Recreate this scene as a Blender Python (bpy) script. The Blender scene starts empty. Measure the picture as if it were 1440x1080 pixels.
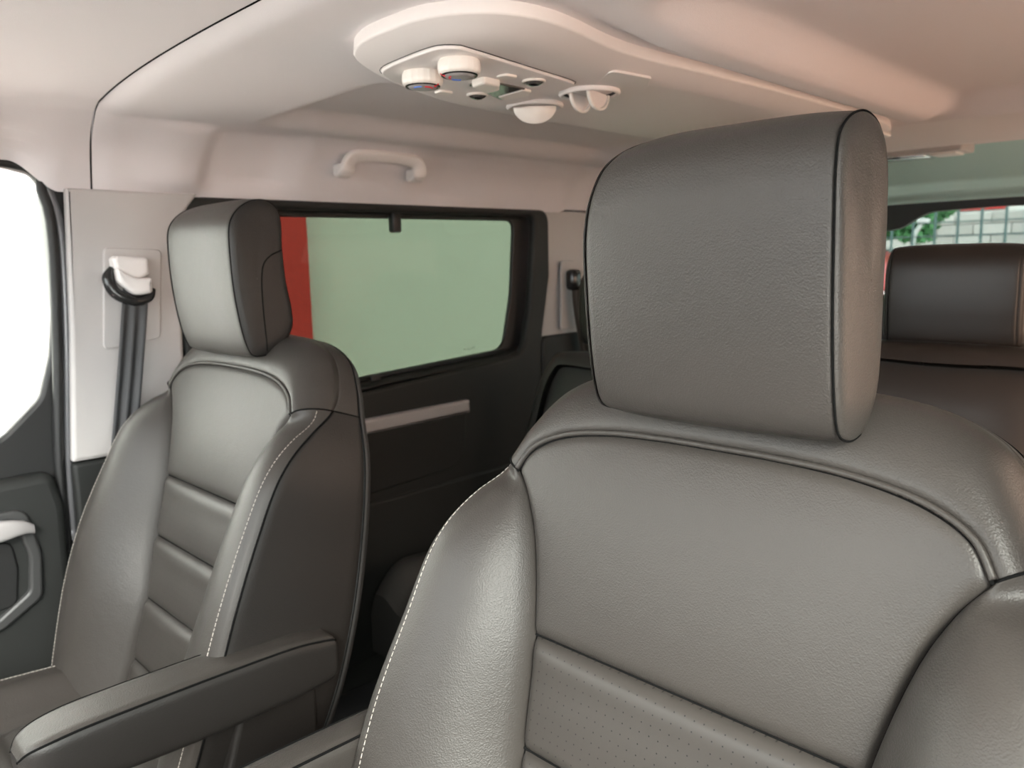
import bpy, bmesh, math, random
import numpy as np
from mathutils import Matrix, Vector
random.seed(4)
SC = bpy.context.scene
COL = SC.collection

# ------------------------------------------------------------------ camera
# metres; +Y = rear of the van, +X = driver's side, Z = up from the van floor
# world axes seen by the camera
_Y = np.array([1130., 195., 1110.]); _Y /= np.linalg.norm(_Y)
_X = np.array([1122., -147., -1110.]); _X /= np.linalg.norm(_X)
_X -= _Y * _X.dot(_Y); _X /= np.linalg.norm(_X)
_Z = np.cross(_X, _Y); _Z = _Z if _Z[1] > 0 else -_Z
W = np.array([_X, _Y, _Z])
CP = np.array([0.81356822, -0.5914598, 1.143])
F = 1110.


def at(px, py, x=None, y=None, z=None):
    """a point of the photograph placed on a known plane of the van"""
    r = W @ np.array([(px - 720.) / F, (540. - py) / F, 1.])
    if x is not None: t = (x - CP[0]) / r[0]
    elif y is not None: t = (y - CP[1]) / r[1]
    else: t = (z - CP[2]) / r[2]
    return CP + t * r


cam_d = bpy.data.cameras.new('camera'); cam = bpy.data.objects.new('camera', cam_d); COL.objects.link(cam)
m = Matrix.Identity(4)
for i in range(3):
    m[i][0] = W[i][0]; m[i][1] = W[i][1]; m[i][2] = -W[i][2]; m[i][3] = CP[i]
cam.matrix_world = m
cam_d.sensor_width = 36; cam_d.lens = F * 36 / 1440; cam_d.clip_start = .02; cam_d.clip_end = 300
cam_d.dof.use_dof = True; cam_d.dof.focus_distance = .68; cam_d.dof.aperture_fstop = 10
SC.camera = cam

# ------------------------------------------------------------------ world and lights
wd = bpy.data.worlds.new('overcast_sky'); SC.world = wd; wd.use_nodes = True
bg = wd.node_tree.nodes['Background']; bg.inputs[0].default_value = (.96, .985, 1.0, 1); bg.inputs[1].default_value = 7.0
sun_d = bpy.data.lights.new('hazy_sun', 'SUN'); sun_d.energy = 6.0; sun_d.angle = math.radians(25); sun_d.color = (1, .95, .88)
sun = bpy.data.objects.new('hazy_sun', sun_d); COL.objects.link(sun)
sun.rotation_euler = Vector((-.70, .52, -.5)).to_track_quat('-Z', 'Y').to_euler()
SC.view_settings.view_transform = 'Standard'; SC.view_settings.look = 'None'
SC.view_settings.exposure = 0.85; SC.view_settings.gamma = 1; SC.view_settings.use_curve_mapping = False


# ------------------------------------------------------------------ materials
def mat(name, col, rough=.5, metal=0, bump=None, spec=.5, var=0, coat=0, sheen=0):
    """bump: list of (kind, scale, distance)"""
    M = bpy.data.materials.new(name); M.use_nodes = True
    nt = M.node_tree; b = nt.nodes['Principled BSDF']
    b.inputs['Base Color'].default_value = (*col, 1); b.inputs['Roughness'].default_value = rough
    b.inputs['Metallic'].default_value = metal; b.inputs['Specular IOR Level'].default_value = spec
    b.inputs['Coat Weight'].default_value = coat; b.inputs['Sheen Weight'].default_value = sheen
    tc = nt.nodes.new('ShaderNodeTexCoord'); last = None
    for kind, sc, dist in (bump or []):
        if kind == 'vor':
            t = nt.nodes.new('ShaderNodeTexVoronoi'); t.feature = 'SMOOTH_F1'; t.inputs['Scale'].default_value = sc; out = t.outputs['Distance']
            n0 = nt.nodes.new('ShaderNodeTexNoise'); n0.inputs['Scale'].default_value = sc * .6; n0.inputs['Detail'].default_value = 1
            mx = nt.nodes.new('ShaderNodeVectorMath'); mx.operation = 'MULTIPLY_ADD'; mx.inputs[1].default_value = (.9 / sc,) * 3
            nt.links.new(tc.outputs['Object'], n0.inputs['Vector']); nt.links.new(n0.outputs['Color'], mx.inputs[0])
            nt.links.new(tc.outputs['Object'], mx.inputs[2]); nt.links.new(mx.outputs[0], t.inputs['Vector'])
        else:
            t = nt.nodes.new('ShaderNodeTexNoise'); t.inputs['Scale'].default_value = sc; t.inputs['Detail'].default_value = 3; out = t.outputs['Fac']
            nt.links.new(tc.outputs['Object'], t.inputs['Vector'])
        bp = nt.nodes.new('ShaderNodeBump'); bp.inputs['Distance'].default_value = dist; bp.inputs['Strength'].default_value = 1
        nt.links.new(out, bp.inputs['Height'])
        if last: nt.links.new(last.outputs[0], bp.inputs['Normal'])
        last = bp
    if last: nt.links.new(last.outputs[0], b.inputs['Normal'])
    if var:
        t = nt.nodes.new('ShaderNodeTexNoise'); t.inputs['Scale'].default_value = 6; t.inputs['Detail'].default_value = 4
        nt.links.new(tc.outputs['Object'], t.inputs['Vector'])
        r = nt.nodes.new('ShaderNodeMapRange'); r.inputs[3].default_value = 1 - var; r.inputs[4].default_value = 1 + var
        nt.links.new(t.outputs['Fac'], r.inputs[0])
        mm = nt.nodes.new('ShaderNodeVectorMath'); mm.operation = 'SCALE'; mm.inputs[0].default_value = col
        nt.links.new(r.outputs[0], mm.inputs['Scale']); nt.links.new(mm.outputs[0], b.inputs['Base Color'])
    return M


def glass_mat(name, tint, refl=.06):
    M = bpy.data.materials.new(name); M.use_nodes = True; nt = M.node_tree; nt.nodes.clear()
    o = nt.nodes.new('ShaderNodeOutputMaterial'); t = nt.nodes.new('ShaderNodeBsdfTransparent'); t.inputs[0].default_value = (*tint, 1)
    g = nt.nodes.new('ShaderNodeBsdfGlossy'); g.inputs['Roughness'].default_value = .02
    fr = nt.nodes.new('ShaderNodeFresnel'); fr.inputs[0].default_value = 1.12
    mx = nt.nodes.new('ShaderNodeMixShader')
    nt.links.new(fr.outputs[0], mx.inputs[0]); nt.links.new(t.outputs[0], mx.inputs[1]); nt.links.new(g.outputs[0], mx.inputs[2])
    nt.links.new(mx.outputs[0], o.inputs[0])
    return M


LEA = [('noise', 60, .00025), ('vor', 740, .00024)]
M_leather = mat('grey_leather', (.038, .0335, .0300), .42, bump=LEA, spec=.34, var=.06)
M_lside = mat('shaded_leather_side', (.016, .0142, .013), .48, bump=LEA, spec=.35)  # same leather as the seat fronts, with the side shade painted in
M_back = mat('seat_back_vinyl', (.028, .028, .028), .6)
M_groove = mat('seam_thread_dark', (.006, .006, .006), 1, spec=.05)
M_stitch = mat('pale_stitching', (.45, .41, .37), .7)
M_head = mat('headliner_fabric', (.78, .735, .745), .95, bump=[('noise', 900, .0004)], spec=.1, sheen=.15)
M_cons = mat('console_plastic', (.84, .79, .775), .5, bump=[('noise', 1100, .0001)], spec=.35)
M_plast = mat('beige_plastic', (.50, .475, .465), .5, bump=[('noise', 1100, .0001)], spec=.35)
M_white = mat('ivory_plastic', (.86, .81, .765), .35)
M_mid = mat('pale_plastic', (.80, .76, .745), .4)
M_trimg = mat('grey_trim', (.045, .045, .045), .4)
M_dark = mat('dark_door_plastic', (.019, .020, .019), .55, bump=[('noise', 700, .0003)], spec=.35)
M_black = mat('black_rubber', (.012, .012, .012), .5)
M_gloss = mat('black_gloss', (.02, .02, .02), .15)
M_silver = mat('satin_silver', (.42, .40, .40), .36, metal=.15)
M_strip = mat('grey_paint', (.16, .16, .17), .25, metal=.2)
M_chrome = mat('chrome', (.8, .8, .8), .12, metal=1)
M_belt = mat('belt_webbing', (.055, .055, .058), .6, bump=[('noise', 1500, .0002)])
M_tail = mat('tailgate_trim', (.54, .76, .74), .6)
M_carpet = mat('carpet', (.03, .03, .032), .95, bump=[('noise', 500, .001)])
M_fab = mat('dark_seat_vinyl', (.035, .035, .034), .5, bump=[('noise', 200, .0005)])
M_red = mat('red_mark', (.8, .03, .05), .4); M_blue = mat('blue_mark', (.08, .2, .7), .4)
M_lens = mat('smoky_lens', (.22, .21, .20), .12, metal=.6)
G_clear = glass_mat('clear_glass', (.93, .95, .93)); G_green = glass_mat('green_privacy_glass', (.180, .207, .175)); G_rear = glass_mat('rear_glass', (.33, .36, .345))


def perf_mat():
    M = mat('perforated_leather', (.038, .0335, .0300), .42, bump=LEA[:1], spec=.34)
    nt = M.node_tree; b = nt.nodes['Principled BSDF']
    tc = nt.nodes.new('ShaderNodeTexCoord')
    mp = nt.nodes.new('ShaderNodeMapping'); mp.inputs['Scale'].default_value = (1, 1, 0)
    mp.inputs['Rotation'].default_value = (0, 0, .0)
    vo = nt.nodes.new('ShaderNodeTexVoronoi'); vo.inputs['Scale'].default_value = 105; vo.inputs['Randomness'].default_value = .12; vo.voronoi_dimensions = '2D'
    nt.links.new(tc.outputs['Object'], mp.inputs[0]); nt.links.new(mp.outputs[0], vo.inputs['Vector'])
    c = nt.nodes.new('ShaderNodeValToRGB'); c.color_ramp.elements[0].position = .055; c.color_ramp.elements[0].color = (.004, .004, .004, 1)
    c.color_ramp.elements[1].position = .09; c.color_ramp.elements[1].color = (.038, .0335, .0300, 1)
    nt.links.new(vo.outputs['Distance'], c.inputs[0]); nt.links.new(c.outputs[0], b.inputs['Base Color'])
    return M


M_perf = perf_mat()


# ------------------------------------------------------------------ helpers
def link(name, me, parent=None, mats=None, mtx=None, smooth=True):
    o = bpy.data.objects.new(name, me); COL.objects.link(o)
    if mats is not None:
        me.materials.clear(); me.materials.append(mats)
    if parent is not None: o.parent = parent
    if mtx is not None: o.matrix_local = mtx
    if smooth: me.shade_smooth()
    return o


def tag(o, label=None, cat=None, group=None, kind=None):
    if label: o['label'] = label
    if cat: o['category'] = cat
    if group: o['group'] = group
    if kind: o['kind'] = kind
    return o


def empty(name, loc, label, cat, group=None):
    o = bpy.data.objects.new(name, None); COL.objects.link(o); o.location = loc; o.empty_display_size = .05
    return tag(o, label, cat, group)


def grid(name, P, material, parent=None, mtx=None, closeu=False):
    """P: (m,n,3) array -> one smooth quad mesh"""
    mm, n = P.shape[:2]
    idx = np.arange(mm * n).reshape(mm, n)
    if closeu: idx = np.vstack([idx, idx[:1]])
    f = np.stack([idx[:-1, :-1], idx[1:, :-1], idx[1:, 1:], idx[:-1, 1:]], -1).reshape(-1, 4)
    me = bpy.data.meshes.new(name); me.from_pydata(P.reshape(-1, 3).tolist(), [], f.tolist())
    return link(name, me, parent, material, mtx)


def spline(pts, n, closed=False):
    """centripetal-ish catmull-rom through pts, resampled evenly"""
    p = np.asarray(pts, float)
    if closed: q = np.vstack([p[-1:], p, p[:2]])
    else: q = np.vstack([2 * p[0] - p[1], p, 2 * p[-1] - p[-2]])
    out = []
    for i in range(1, len(q) - 2):
        t = np.linspace(0, 1, 24, endpoint=False)[:, None]
        a, b, c, d = q[i - 1], q[i], q[i + 1], q[i + 2]
        out.append(.5 * ((2 * b) + (c - a) * t + (2 * a - 5 * b + 4 * c - d) * t ** 2 + (3 * b - a - 3 * c + d) * t ** 3))
    out = np.vstack(out + [q[-2][None]])
    s = np.r_[0, np.cumsum(np.linalg.norm(np.diff(out, axis=0), axis=1))]
    u = np.linspace(0, s[-1], n + (1 if closed else 0))
    r = np.stack([np.interp(u, s, out[:, k]) for k in range(out.shape[1])], 1)
    return r[:-1] if closed else r


def tubemesh(pts, r, sides=8):
    pts = np.asarray(pts, float); n = len(pts)
    tan = np.gradient(pts, axis=0); tan /= np.linalg.norm(tan, axis=1)[:, None] + 1e-9
    ref = np.array([0, 0, 1.]) if abs(tan[0][2]) < .9 else np.array([1., 0, 0])
    rr = np.broadcast_to(np.asarray(r, float), (n,))
    V = []
    for i in range(n):
        a = np.cross(tan[i], ref); a /= np.linalg.norm(a) + 1e-9; b = np.cross(tan[i], a); ref = np.cross(a, tan[i])
        for k in range(sides):
            t = 2 * math.pi * k / sides; V.append(pts[i] + rr[i] * (a * math.cos(t) + b * math.sin(t)))
    Fc = []
    for i in range(n - 1):
        for k in range(sides):
            Fc.append((i * sides + k, i * sides + (k + 1) % sides, (i + 1) * sides + (k + 1) % sides, (i + 1) * sides + k))
    Fc.append(tuple(range(sides))); Fc.append(tuple((n - 1) * sides + k for k in range(sides)))
    return V, Fc


def tube(name, pts, r, material, parent=None, mtx=None, sides=8):
    V, Fc = tubemesh(pts, r, sides)
    me = bpy.data.meshes.new(name); me.from_pydata([tuple(v) for v in V], [], Fc)
    return link(name, me, parent, material, mtx)


def multitube(name, lists, r, material, parent=None, mtx=None, sides=6):
    VV, FF = [], []
    for pts in lists:
        V, Fc = tubemesh(pts, r, sides); o = len(VV); VV += [tuple(v) for v in V]; FF += [tuple(i + o for i in f) for f in Fc]
    me = bpy.data.meshes.new(name); me.from_pydata(VV, [], FF)
    return link(name, me, parent, material, mtx)


def rbox(name, lo, hi, bev, material, parent=None, mtx=None, seg=3):
    bm = bmesh.new(); bmesh.ops.create_cube(bm, size=1)
    lo, hi = Vector(lo), Vector(hi)
    for v in bm.verts: v.co = Vector([(lo[i] + hi[i]) / 2 + v.co[i] * (hi[i] - lo[i]) for i in range(3)])
    if bev: bmesh.ops.bevel(bm, geom=bm.edges[:], offset=bev, segments=seg, profile=.5, affect='EDGES')
    me = bpy.data.meshes.new(name); bm.to_mesh(me); bm.free()
    o = link(name, me, parent, material, mtx, smooth=False)
    for p in me.polygons: p.use_smooth = True
    bpy_smooth_angle(me)
    return o


def bpy_smooth_angle(me, ang=40):
    try: me.set_sharp_from_angle(angle=math.radians(ang))
    except Exception: pass


def rpoly(pts, rad, seg=8):
    """round the corners of a 2D polygon; rad a number or list"""
    n = len(pts); out = []
    for i in range(n):
        r = rad[i] if isinstance(rad, (list, tuple)) else rad
        p = Vector(pts[i]); a = Vector(pts[i - 1]) - p; b = Vector(pts[(i + 1) % n]) - p
        if r <= 0: out.append(tuple(p)); continue
        an = a.angle(b); d = min(r / math.tan(an / 2), a.length * .49, b.length * .49)
        p1 = p + a.normalized() * d; p2 = p + b.normalized() * d
        for k in range(seg + 1):
            t = k / seg; out.append(tuple((1 - t) ** 2 * p1 + 2 * t * (1 - t) * p + t * t * p2))
    return out


def panel(name, loops, thick, bev, material, parent=None, mtx=None):
    """flat plate with holes from 2D loops, bevelled; lies in local xy, centred on z=0"""
    cu = bpy.data.curves.new(name, 'CURVE'); cu.dimensions = '2D'; cu.fill_mode = 'BOTH'
    cu.extrude = max(thick / 2 - bev, .0001); cu.bevel_depth = bev; cu.bevel_resolution = 3; cu.offset = -bev
    for lp in loops:
        s = cu.splines.new('POLY'); s.points.add(len(lp) - 1)
        for p, c in zip(s.points, lp): p.co = (c[0], c[1], 0, 1)
        s.use_cyclic_u = True
    tmp = bpy.data.objects.new('t', cu); COL.objects.link(tmp)
    dg = bpy.context.evaluated_depsgraph_get(); me = bpy.data.meshes.new_from_object(tmp.evaluated_get(dg))
    bpy.data.objects.remove(tmp); bpy.data.curves.remove(cu); me.name = name
    o = link(name, me, parent, material, mtx)
    bpy_smooth_angle(me, 45)
    return o


def frame(o, ex, ey, ez):
    m = Matrix.Identity(4)
    for i in range(3):
        m[i][0] = ex[i]; m[i][1] = ey[i]; m[i][2] = ez[i]; m[i][3] = o[i]
    return m


def wallf(x): return frame((x, 0, 0), (0, 1, 0), (0, 0, 1), (1, 0, 0))      # local (a,b) -> world (y,z)


def lathe(name, prof, material, parent=None, mtx=None, n=48, rib=None):
    P = []
    for k in range(n):
        t = 2 * math.pi * k / n
        row = []
        for j, (r, z) in enumerate(prof):
            q = r * (1 + (rib[1] * max(0, math.cos(rib[0] * t)) ** 6 if rib and rib[2] <= j <= rib[3] else 0))
            row.append((q * math.cos(t), q * math.sin(t), z))
        P.append(row)
    return grid(name, np.array(P), material, parent, mtx, closeu=True)


# ================================================================== SETTING: the van's shell
XW = -.85
# --- headliner: a cross-section swept along the van, with its recesses
def sect(ax):
    """height of the roof skin at |x| = ax in the flat part"""
    return 1.428 - .010 * (ax / .72) ** 2


def sm(a, b, x): t = np.clip((x - a) / (b - a), 0, 1); return t * t * (3 - 2 * t)


S = np.r_[np.linspace(-1, -.80, 16), np.linspace(-.79, .79, 150), np.linspace(.80, 1, 16)]


def section_xz(s):
    """s in -1..1: flat roof to |s|=.8, then the cant rail down to the window rail"""
    a = abs(s); sg = 1 if s >= 0 else -1
    if a <= .8: x = a / .8 * .715; z = sect(x)
    else:
        t = (a - .8) / .2
        p = spline([(.715, sect(.715)), (.755, 1.400), (.80, 1.365), (.85, 1.292)], 21)
        q = p[int(round(t * 20))]; x, z = q
    return sg * x, z


def seam_y(x): return -.122 + .062 * (abs(x) / .85) ** 3


def roof(name, y0f, y1f, ny, label, front=False):
    P = np.zeros((len(S), ny, 3))
    for i, s in enumerate(S):
        x, z = section_xz(s); a, b = y0f(x), y1f(x)
        tt = np.linspace(0, 1, ny) ** (1.6 if not front else 1)
        ys = a + (b - a) * tt if not front else b - (b - a) * (1 - tt)
        zz = np.full(ny, z); xx = np.full(ny, x); flat = 1 - sm(.66, .74, abs(x))
        cant = sm(.70, .74, abs(x)) * (1 - sm(.83, .85, abs(x)))
        if not front:
            d = ys - a
            lip = (1 - np.clip(d / .045, 0, 1)) ** 2
            zz = zz + .016 * lip * flat; xx = xx + np.sign(x) * .012 * lip * (1 - flat)
            # recessed fields left and right of the console
            rec = sm(.235, .285, abs(x)) * (1 - sm(.60, .68, abs(x))) * sm(.17, .25, ys) * (1 - sm(1.16, 1.24, ys))
            zz = zz + .030 * rec
            side = sm(.20, .23, abs(x)) * (1 - sm(.23, .29, abs(x)))
            rear = sm(1.27, 1.31, ys); zz = zz + .010 * rear - .012 * sm(1.22, 1.27, ys) * flat + .03 * sm(1.7, 2.1, ys)
            # the headliner hangs lower along the console's driver-side edge
            zz = zz - .019 * sm(.172, .200, x) * (1 - sm(.23, .30, x)) * sm(.12, .36, ys) * (1 - sm(1.16, 1.24, ys))
            # cant rail: bulge ahead of the grab handle, shallow tray around it
            bul = np.exp(-((ys - .085) / .07) ** 2) * .016 - .022 * sm(.12, .17, ys) * (1 - sm(.28, .38, ys)) * cant - .008 * sm(.64, .76, ys) * (1 - sm(.76, .95, ys)) * cant
            xx = xx - np.sign(x) * bul * cant; zz = zz - .5 * bul * cant
        else:
            zz = zz + .012 * flat
            xx = xx + np.sign(x) * .010 * (1 - flat)
            zz = zz + .052 * (max(0, abs(s) - .86) / .14) ** 1.0 * (1 - sm(-.20, -.118, ys))
        P[i, :, 0] = xx; P[i, :, 1] = ys; P[i, :, 2] = zz
    o = grid(name, P, M_head); return tag(o, label, kind='structure')


roof('ceiling', seam_y, lambda x: 2.05 + 0 * x, 190, 'pale beige fabric rear headliner with recessed fields')
roof('ceiling', lambda x: -.95, lambda x: seam_y(x) - .004, 170, 'pale beige front headliner ahead of the cross seam', front=True)
# edge of the rear headliner turned up behind the seam (closes the joint)
sx = [section_xz(s) for s in np.linspace(-1, 1, 80)]
P = np.array([[(x * 1.008, seam_y(x) + .001, z + .016) for x, z in sx], [(x * 1.02, seam_y(x) + .004, z + .035) for x, z in sx]])
tag(grid('trim_1', P, M_head), 'folded front edge of the rear headliner', kind='structure')
o = tube('trim_1', [(x, seam_y(x) - .0015, z + .0118) for x, z in [section_xz(s) for s in np.linspace(-.79, .79, 90)]], .0010, M_groove); tag(o, 'dark joint line between the front and rear headliner', kind='structure')
# outer roof skin
P = np.array([[(x * 1.12, y, z + .06) for x, z in [section_xz(s) for s in np.linspace(-1, 1, 40)]] for y in (-1.0, 2.5)])
tag(grid('ceiling', P, M_trimg), 'outer roof skin above the headliner', kind='structure')

# --- floor
tag(rbox('floor', (-.98, -1.3, -.06), (.98, 2.75, 0), .01, M_carpet), 'dark carpeted van floor', kind='structure')
tag(rbox('floor', (-.84, -.15, 0.0), (.84, .12, .02), .008, M_dark), 'dark step plate between the front and rear floor', kind='structure')

# --- lining of side walls, both sides
def side(sg):
    """rear side wall with sliding door, pillars and quarter window; sg -1 far (passenger) side, +1 driver side"""
    X = lambda x: sg * x
    nm = 'wall_right' if sg < 0 else 'wall_left'
    far = sg < 0
    # outer body skin below the glass
    o = rbox(nm, (min(X(.93), X(.99)), -.07, -.05), (max(X(.93), X(.99)), 2.6, .84), .005, M_trimg)
    tag(o, 'outer side body of the van ' + ('beyond the sliding door' if far else 'on the driver side'), kind='structure')
    # roof rail between the skin and the headliner
    tag(rbox('trim_2' if far else 'trim_3', (min(X(.885), X(.985)), -.11, 1.285), (max(X(.885), X(.985)), 2.6, 1.42), .01, M_black), 'body roof rail above the side windows', kind='structure')

    # B pillar
    pts = [(-.150, .778), (-.128, 1.04), (-.112, 1.298), (.14, 1.300), (.105, 1.255), (.088, 1.19), (.082, .98), (.075, .778)]
    loops = [rpoly(pts, [.006, .1, .004, .0, .03, .05, .1, .006])]
    o = panel('pillar', loops, .022, .007, M_plast, mtx=wallf(X(.853)))
    o.name = 'trim_4' if far else 'trim_5'; tag(o, 'pale beige centre pillar trim ' + ('behind the passenger seat' if far else 'behind the driver seat'), kind='structure')
    # lower dark pillar
    o = panel('x', [rpoly([(-.155, .0), (-.150, .775), (.10, .775), (.12, .0)], .01)], .026, .008, M_dark, mtx=wallf(X(.856)))
    o.name = 'trim_6' if far else 'trim_7'; tag(o, 'dark lower centre pillar trim ' + ('by the passenger seat' if far else 'by the driver seat'), kind='structure')
    # metal pillar structure behind
    tag(rbox('trim_8' if far else 'trim_9', (min(X(.875), X(.955)), -.135, 0), (max(X(.875), X(.955)), .10, 1.30), .01, M_black), 'black body pillar behind the centre trim', kind='structure')

    # sliding door
    d = bpy.data.objects.new('door_1' if far else 'door_2', None); COL.objects.link(d); d.location = (X(.87), .1, 0)
    tag(d, 'dark sliding side door with tinted window ' + ('on the passenger side' if far else 'on the driver side'), kind='structure')
    inv = Matrix.Translation(d.location).inverted()
    outer = rpoly([(.095, .05), (.085, 1.02), (.105, 1.293), (1.225, 1.300), (1.225, 1.1), (1.19, .93), (1.17, .55), (1.20, .05)], [.01, .2, .05, .045, .1, .2, .2, .02])
    # inner panel: everything below the sill and the wide rear post, opening larger than the glass
    opening = rpoly([(.14, .80), (.12, 1.272), (1.165, 1.278), (1.135, 1.0), (1.10, .868)], [.03, .05, .03, .2, .06])
    panel('door_card', [outer, opening], .030, .010, M_dark, d, inv @ wallf(X(.858)))
    # window frame ring farther out
    ring_o = rpoly([(.10, .78), (.09, 1.29), (1.21, 1.295), (1.19, .80)], .03)
    glass_h = rpoly([(.215, .842), (.175, 1.258), (1.118, 1.266), (1.10, 1.05), (1.062, .886)], [.03, .03, .028, .2, .055])
    panel('window_frame', [ring_o, glass_h], .014, .004, M_black, d, inv @ wallf(X(.896)))
    g = panel('window_glass', [rpoly([(.15, .81), (.15, 1.28), (1.15, 1.285), (1.13, .85)], .02)], .004, .0005, G_green if far else G_warm, d, inv @ wallf(X(.906)))
    g['label'] = 'window glass, green tint on the passenger side, added warm tint on the driver side'
    if far:
        multitube('etched_mark', [[(X(.9025), .915 + .011 * k, .8945 + .0008 * k), (X(.9025), .915 + .011 * k + (.004 + .003 * (k % 2)), .8945 + .0008 * k + .004 * (k % 3 == 0))] for k in range(5)], .0010, M_black, d, inv, sides=4)
    # upper slide rails of the glass
    for k, (z0, xx) in enumerate([(1.281, .872), (1.271, .880)]):
        tube('window_rail', [(X(xx), .17, z0 - .001), (X(xx), 1.15, z0 + .004)], .0038, M_black if k else M_dark, d, inv)
    tube('sill_track', [(X(.884), .2, .838), (X(.884), .8, .866), (X(.884), 1.07, .882)], .005, M_black, d, inv)
    # sill ledge
    Pn = []
    for y, z in [(.15, .822), (.5, .838), (.9, .857), (1.06, .866), (1.12, .882)]:
        Pn.append([(X(.852), y, z - .004), (X(.858), y, z + .002), (X(.868), y, z + .006), (X(.902), y, z + .012)])
    grid('window_sill', np.array(Pn), M_dark, d, inv)
    # glass latch block on the sill and top catch
    rbox('window_latch', (min(X(.872), X(.886)), .57, .845), (max(X(.872), X(.886)), .60, .862), .003, M_black, d, inv)
    rbox('window_catch', (min(X(.866), X(.890)), .655, 1.226), (max(X(.866), X(.890)), .683, 1.280), .006, M_black, d, inv)
    # pocket with silver rail
    pk = rpoly([(.20, .545), (.20, .728), (.862, .724), (.850, .598), (.80, .575)], [.02, .005, .005, .02, .02])
    panel('pocket_panel', [pk], .016, .005, M_dark, d, inv @ wallf(X(.846)))
    rl = rpoly([(.18, .718), (.18, .757), (.866, .764), (.866, .727)], .004)
    o = panel('armrest_rail', [rl], .03, .008, M_silver, d, inv @ wallf(X(.840))); o['label'] = 'satin silver rail'
    rl = rpoly([(.16, .530), (.16, .555), (1.12, .560), (1.12, .535)], .008)
    panel('door_ridge', [rpoly([(.13, .12), (.13, .535), (1.13, .545), (1.10, .12)], .04)], .022, .009, M_dark, d, inv @ wallf(X(.848)))

    # C pillar (pale) and lower quarter trim (dark)
    pts = [(1.15, .905), (1.18, 1.10), (1.20, 1.300), (1.51, 1.300), (1.450, 1.24), (1.412, 1.13), (1.385, .90)]
    o = panel('x', [rpoly(pts, [.004, .1, .01, .0, .05, .1, .004])], .022, .008, M_plast, mtx=wallf(X(.866)))
    o.name = 'trim_10' if far else 'trim_11'; tag(o, 'pale beige rear pillar trim between the side windows', kind='structure')
    pts = [(1.215, .05), (1.19, .6), (1.18, .915), (2.5, .925), (2.5, .05)]
    o = panel('x', [rpoly(pts, [.01, .1, .03, .03, .01])], .03, .008, M_dark, mtx=wallf(X(.852)))
    o.name = 'trim_12' if far else 'trim_13'; tag(o, 'dark lower rear side trim', kind='structure')
    # quarter window surround and glass
    op = rpoly([(1.36, .905), (1.40, 1.10), (1.46, 1.275), (2.30, 1.275), (2.30, .92)], [.05, .1, .05, .06, .06])
    ot = rpoly([(1.25, .85), (1.25, 1.32), (2.55, 1.32), (2.55, .85)], .01)
    o = panel('x', [ot, op], .02, .006, M_dark, mtx=wallf(X(.885)))
    w = bpy.data.objects.new('window_2' if far else 'window_3', None); COL.objects.link(w); w.location = (X(.89), 1.9, .9)
    tag(w, 'rear quarter window ' + ('seen beside the near headrest' if far else 'on the driver side'), kind='structure')
    iw = Matrix.Translation(w.location).inverted()
    o.name = 'window_frame'; o.parent = w; o.matrix_local = iw @ wallf(X(.885))
    panel('window_glass', [ot], .004, .0005, G_qtr if far else G_warm, w, iw @ wallf(X(.905)))
    return d


G_warm = glass_mat('warm_light_glass', (.70, .59, .51)); G_wind = glass_mat('windscreen_glass', (.60, .62, .61)); G_qtr = glass_mat('pale_green_glass', (.25, .31, .26))  # driver-side panes given an invented warm tint to colour the light; windscreen dimmed
side(-1); side(1)

# --- passenger front door (far left of the picture)
d = bpy.data.objects.new('door_3', None); COL.objects.link(d); d.location = (-.88, -.6, 0)
tag(d, 'dark front passenger door at the far left', kind='structure')
inv = Matrix.Translation(d.location).inverted()
fo = rpoly([(-1.25, .1), (-1.25, 1.0), (-1.0, 1.31), (-.10, 1.355), (-.098, 1.25), (-.120, .95), (-.150, .1)], [.02, .1, .05, .03, .1, .1, .02])
fh = rpoly([(-1.15, .80), (-1.15, 1.0), (-.95, 1.27), (-.29, 1.325), (-.205, 1.332), (-.162, 1.322), (-.138, 1.290), (-.130, 1.23), (-.141, 1.12), (-.161, .985), (-.186, .905), (-.250, .845), (-.34, .80)], [.03, .1, .05, .05, .05, .02, .03, .05, .1, .08, .05, .05, .1])
panel('window_frame', [fo, fh], .026, .008, M_black, d, inv @ wallf(-.885))
panel('window_glass', [rpoly([(-1.2, .76), (-1.2, 1.0), (-1.0, 1.29), (-.12, 1.34), (-.135, .76)], .01)], .004, .0005, G_clear, d, inv @ wallf(-.90))
card = rpoly([(-1.2, .06), (-1.2, .755), (-.185, .768), (-.170, .70), (-.185, .06)], [.02, .04, .03, .1, .02])
panel('door_card', [card], .05, .018, M_dark, d, inv @ wallf(-.862))
# grab recess with a silver pull
rc = rpoly([(-.80, .49), (-.80, .72), (-.240, .712), (-.222, .62), (-.228, .535), (-.30, .49)], [.03, .03, .03, .08, .03, .05])
rc2 = rpoly([(-.78, .51), (-.78, .70), (-.262, .695), (-.243, .62), (-.250, .552), (-.31, .51)], [.03, .03, .02, .08, .02, .05])
o = panel('handle_bezel', [rc, rc2], .02, .006, M_trimg, d, inv @ wallf(-.836)); o['label'] = 'grey bezel of the grab recess'
pk = rpoly([(-.79, .50), (-.79, .66), (-.268, .655), (-.262, .60), (-.27, .53)], .02)
panel('grab_recess', [pk], .012, .004, M_black, d, inv @ wallf(-.838))
hp = spline([(-.818, -.80, .675), (-.812, -.5, .680), (-.812, -.32, .683), (-.815, -.250, .681), (-.822, -.232, .672)], 30)
rr = np.interp(np.linspace(0, 1, 30), [0, .9, 1], [1, 1, .45])
P = []
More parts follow.
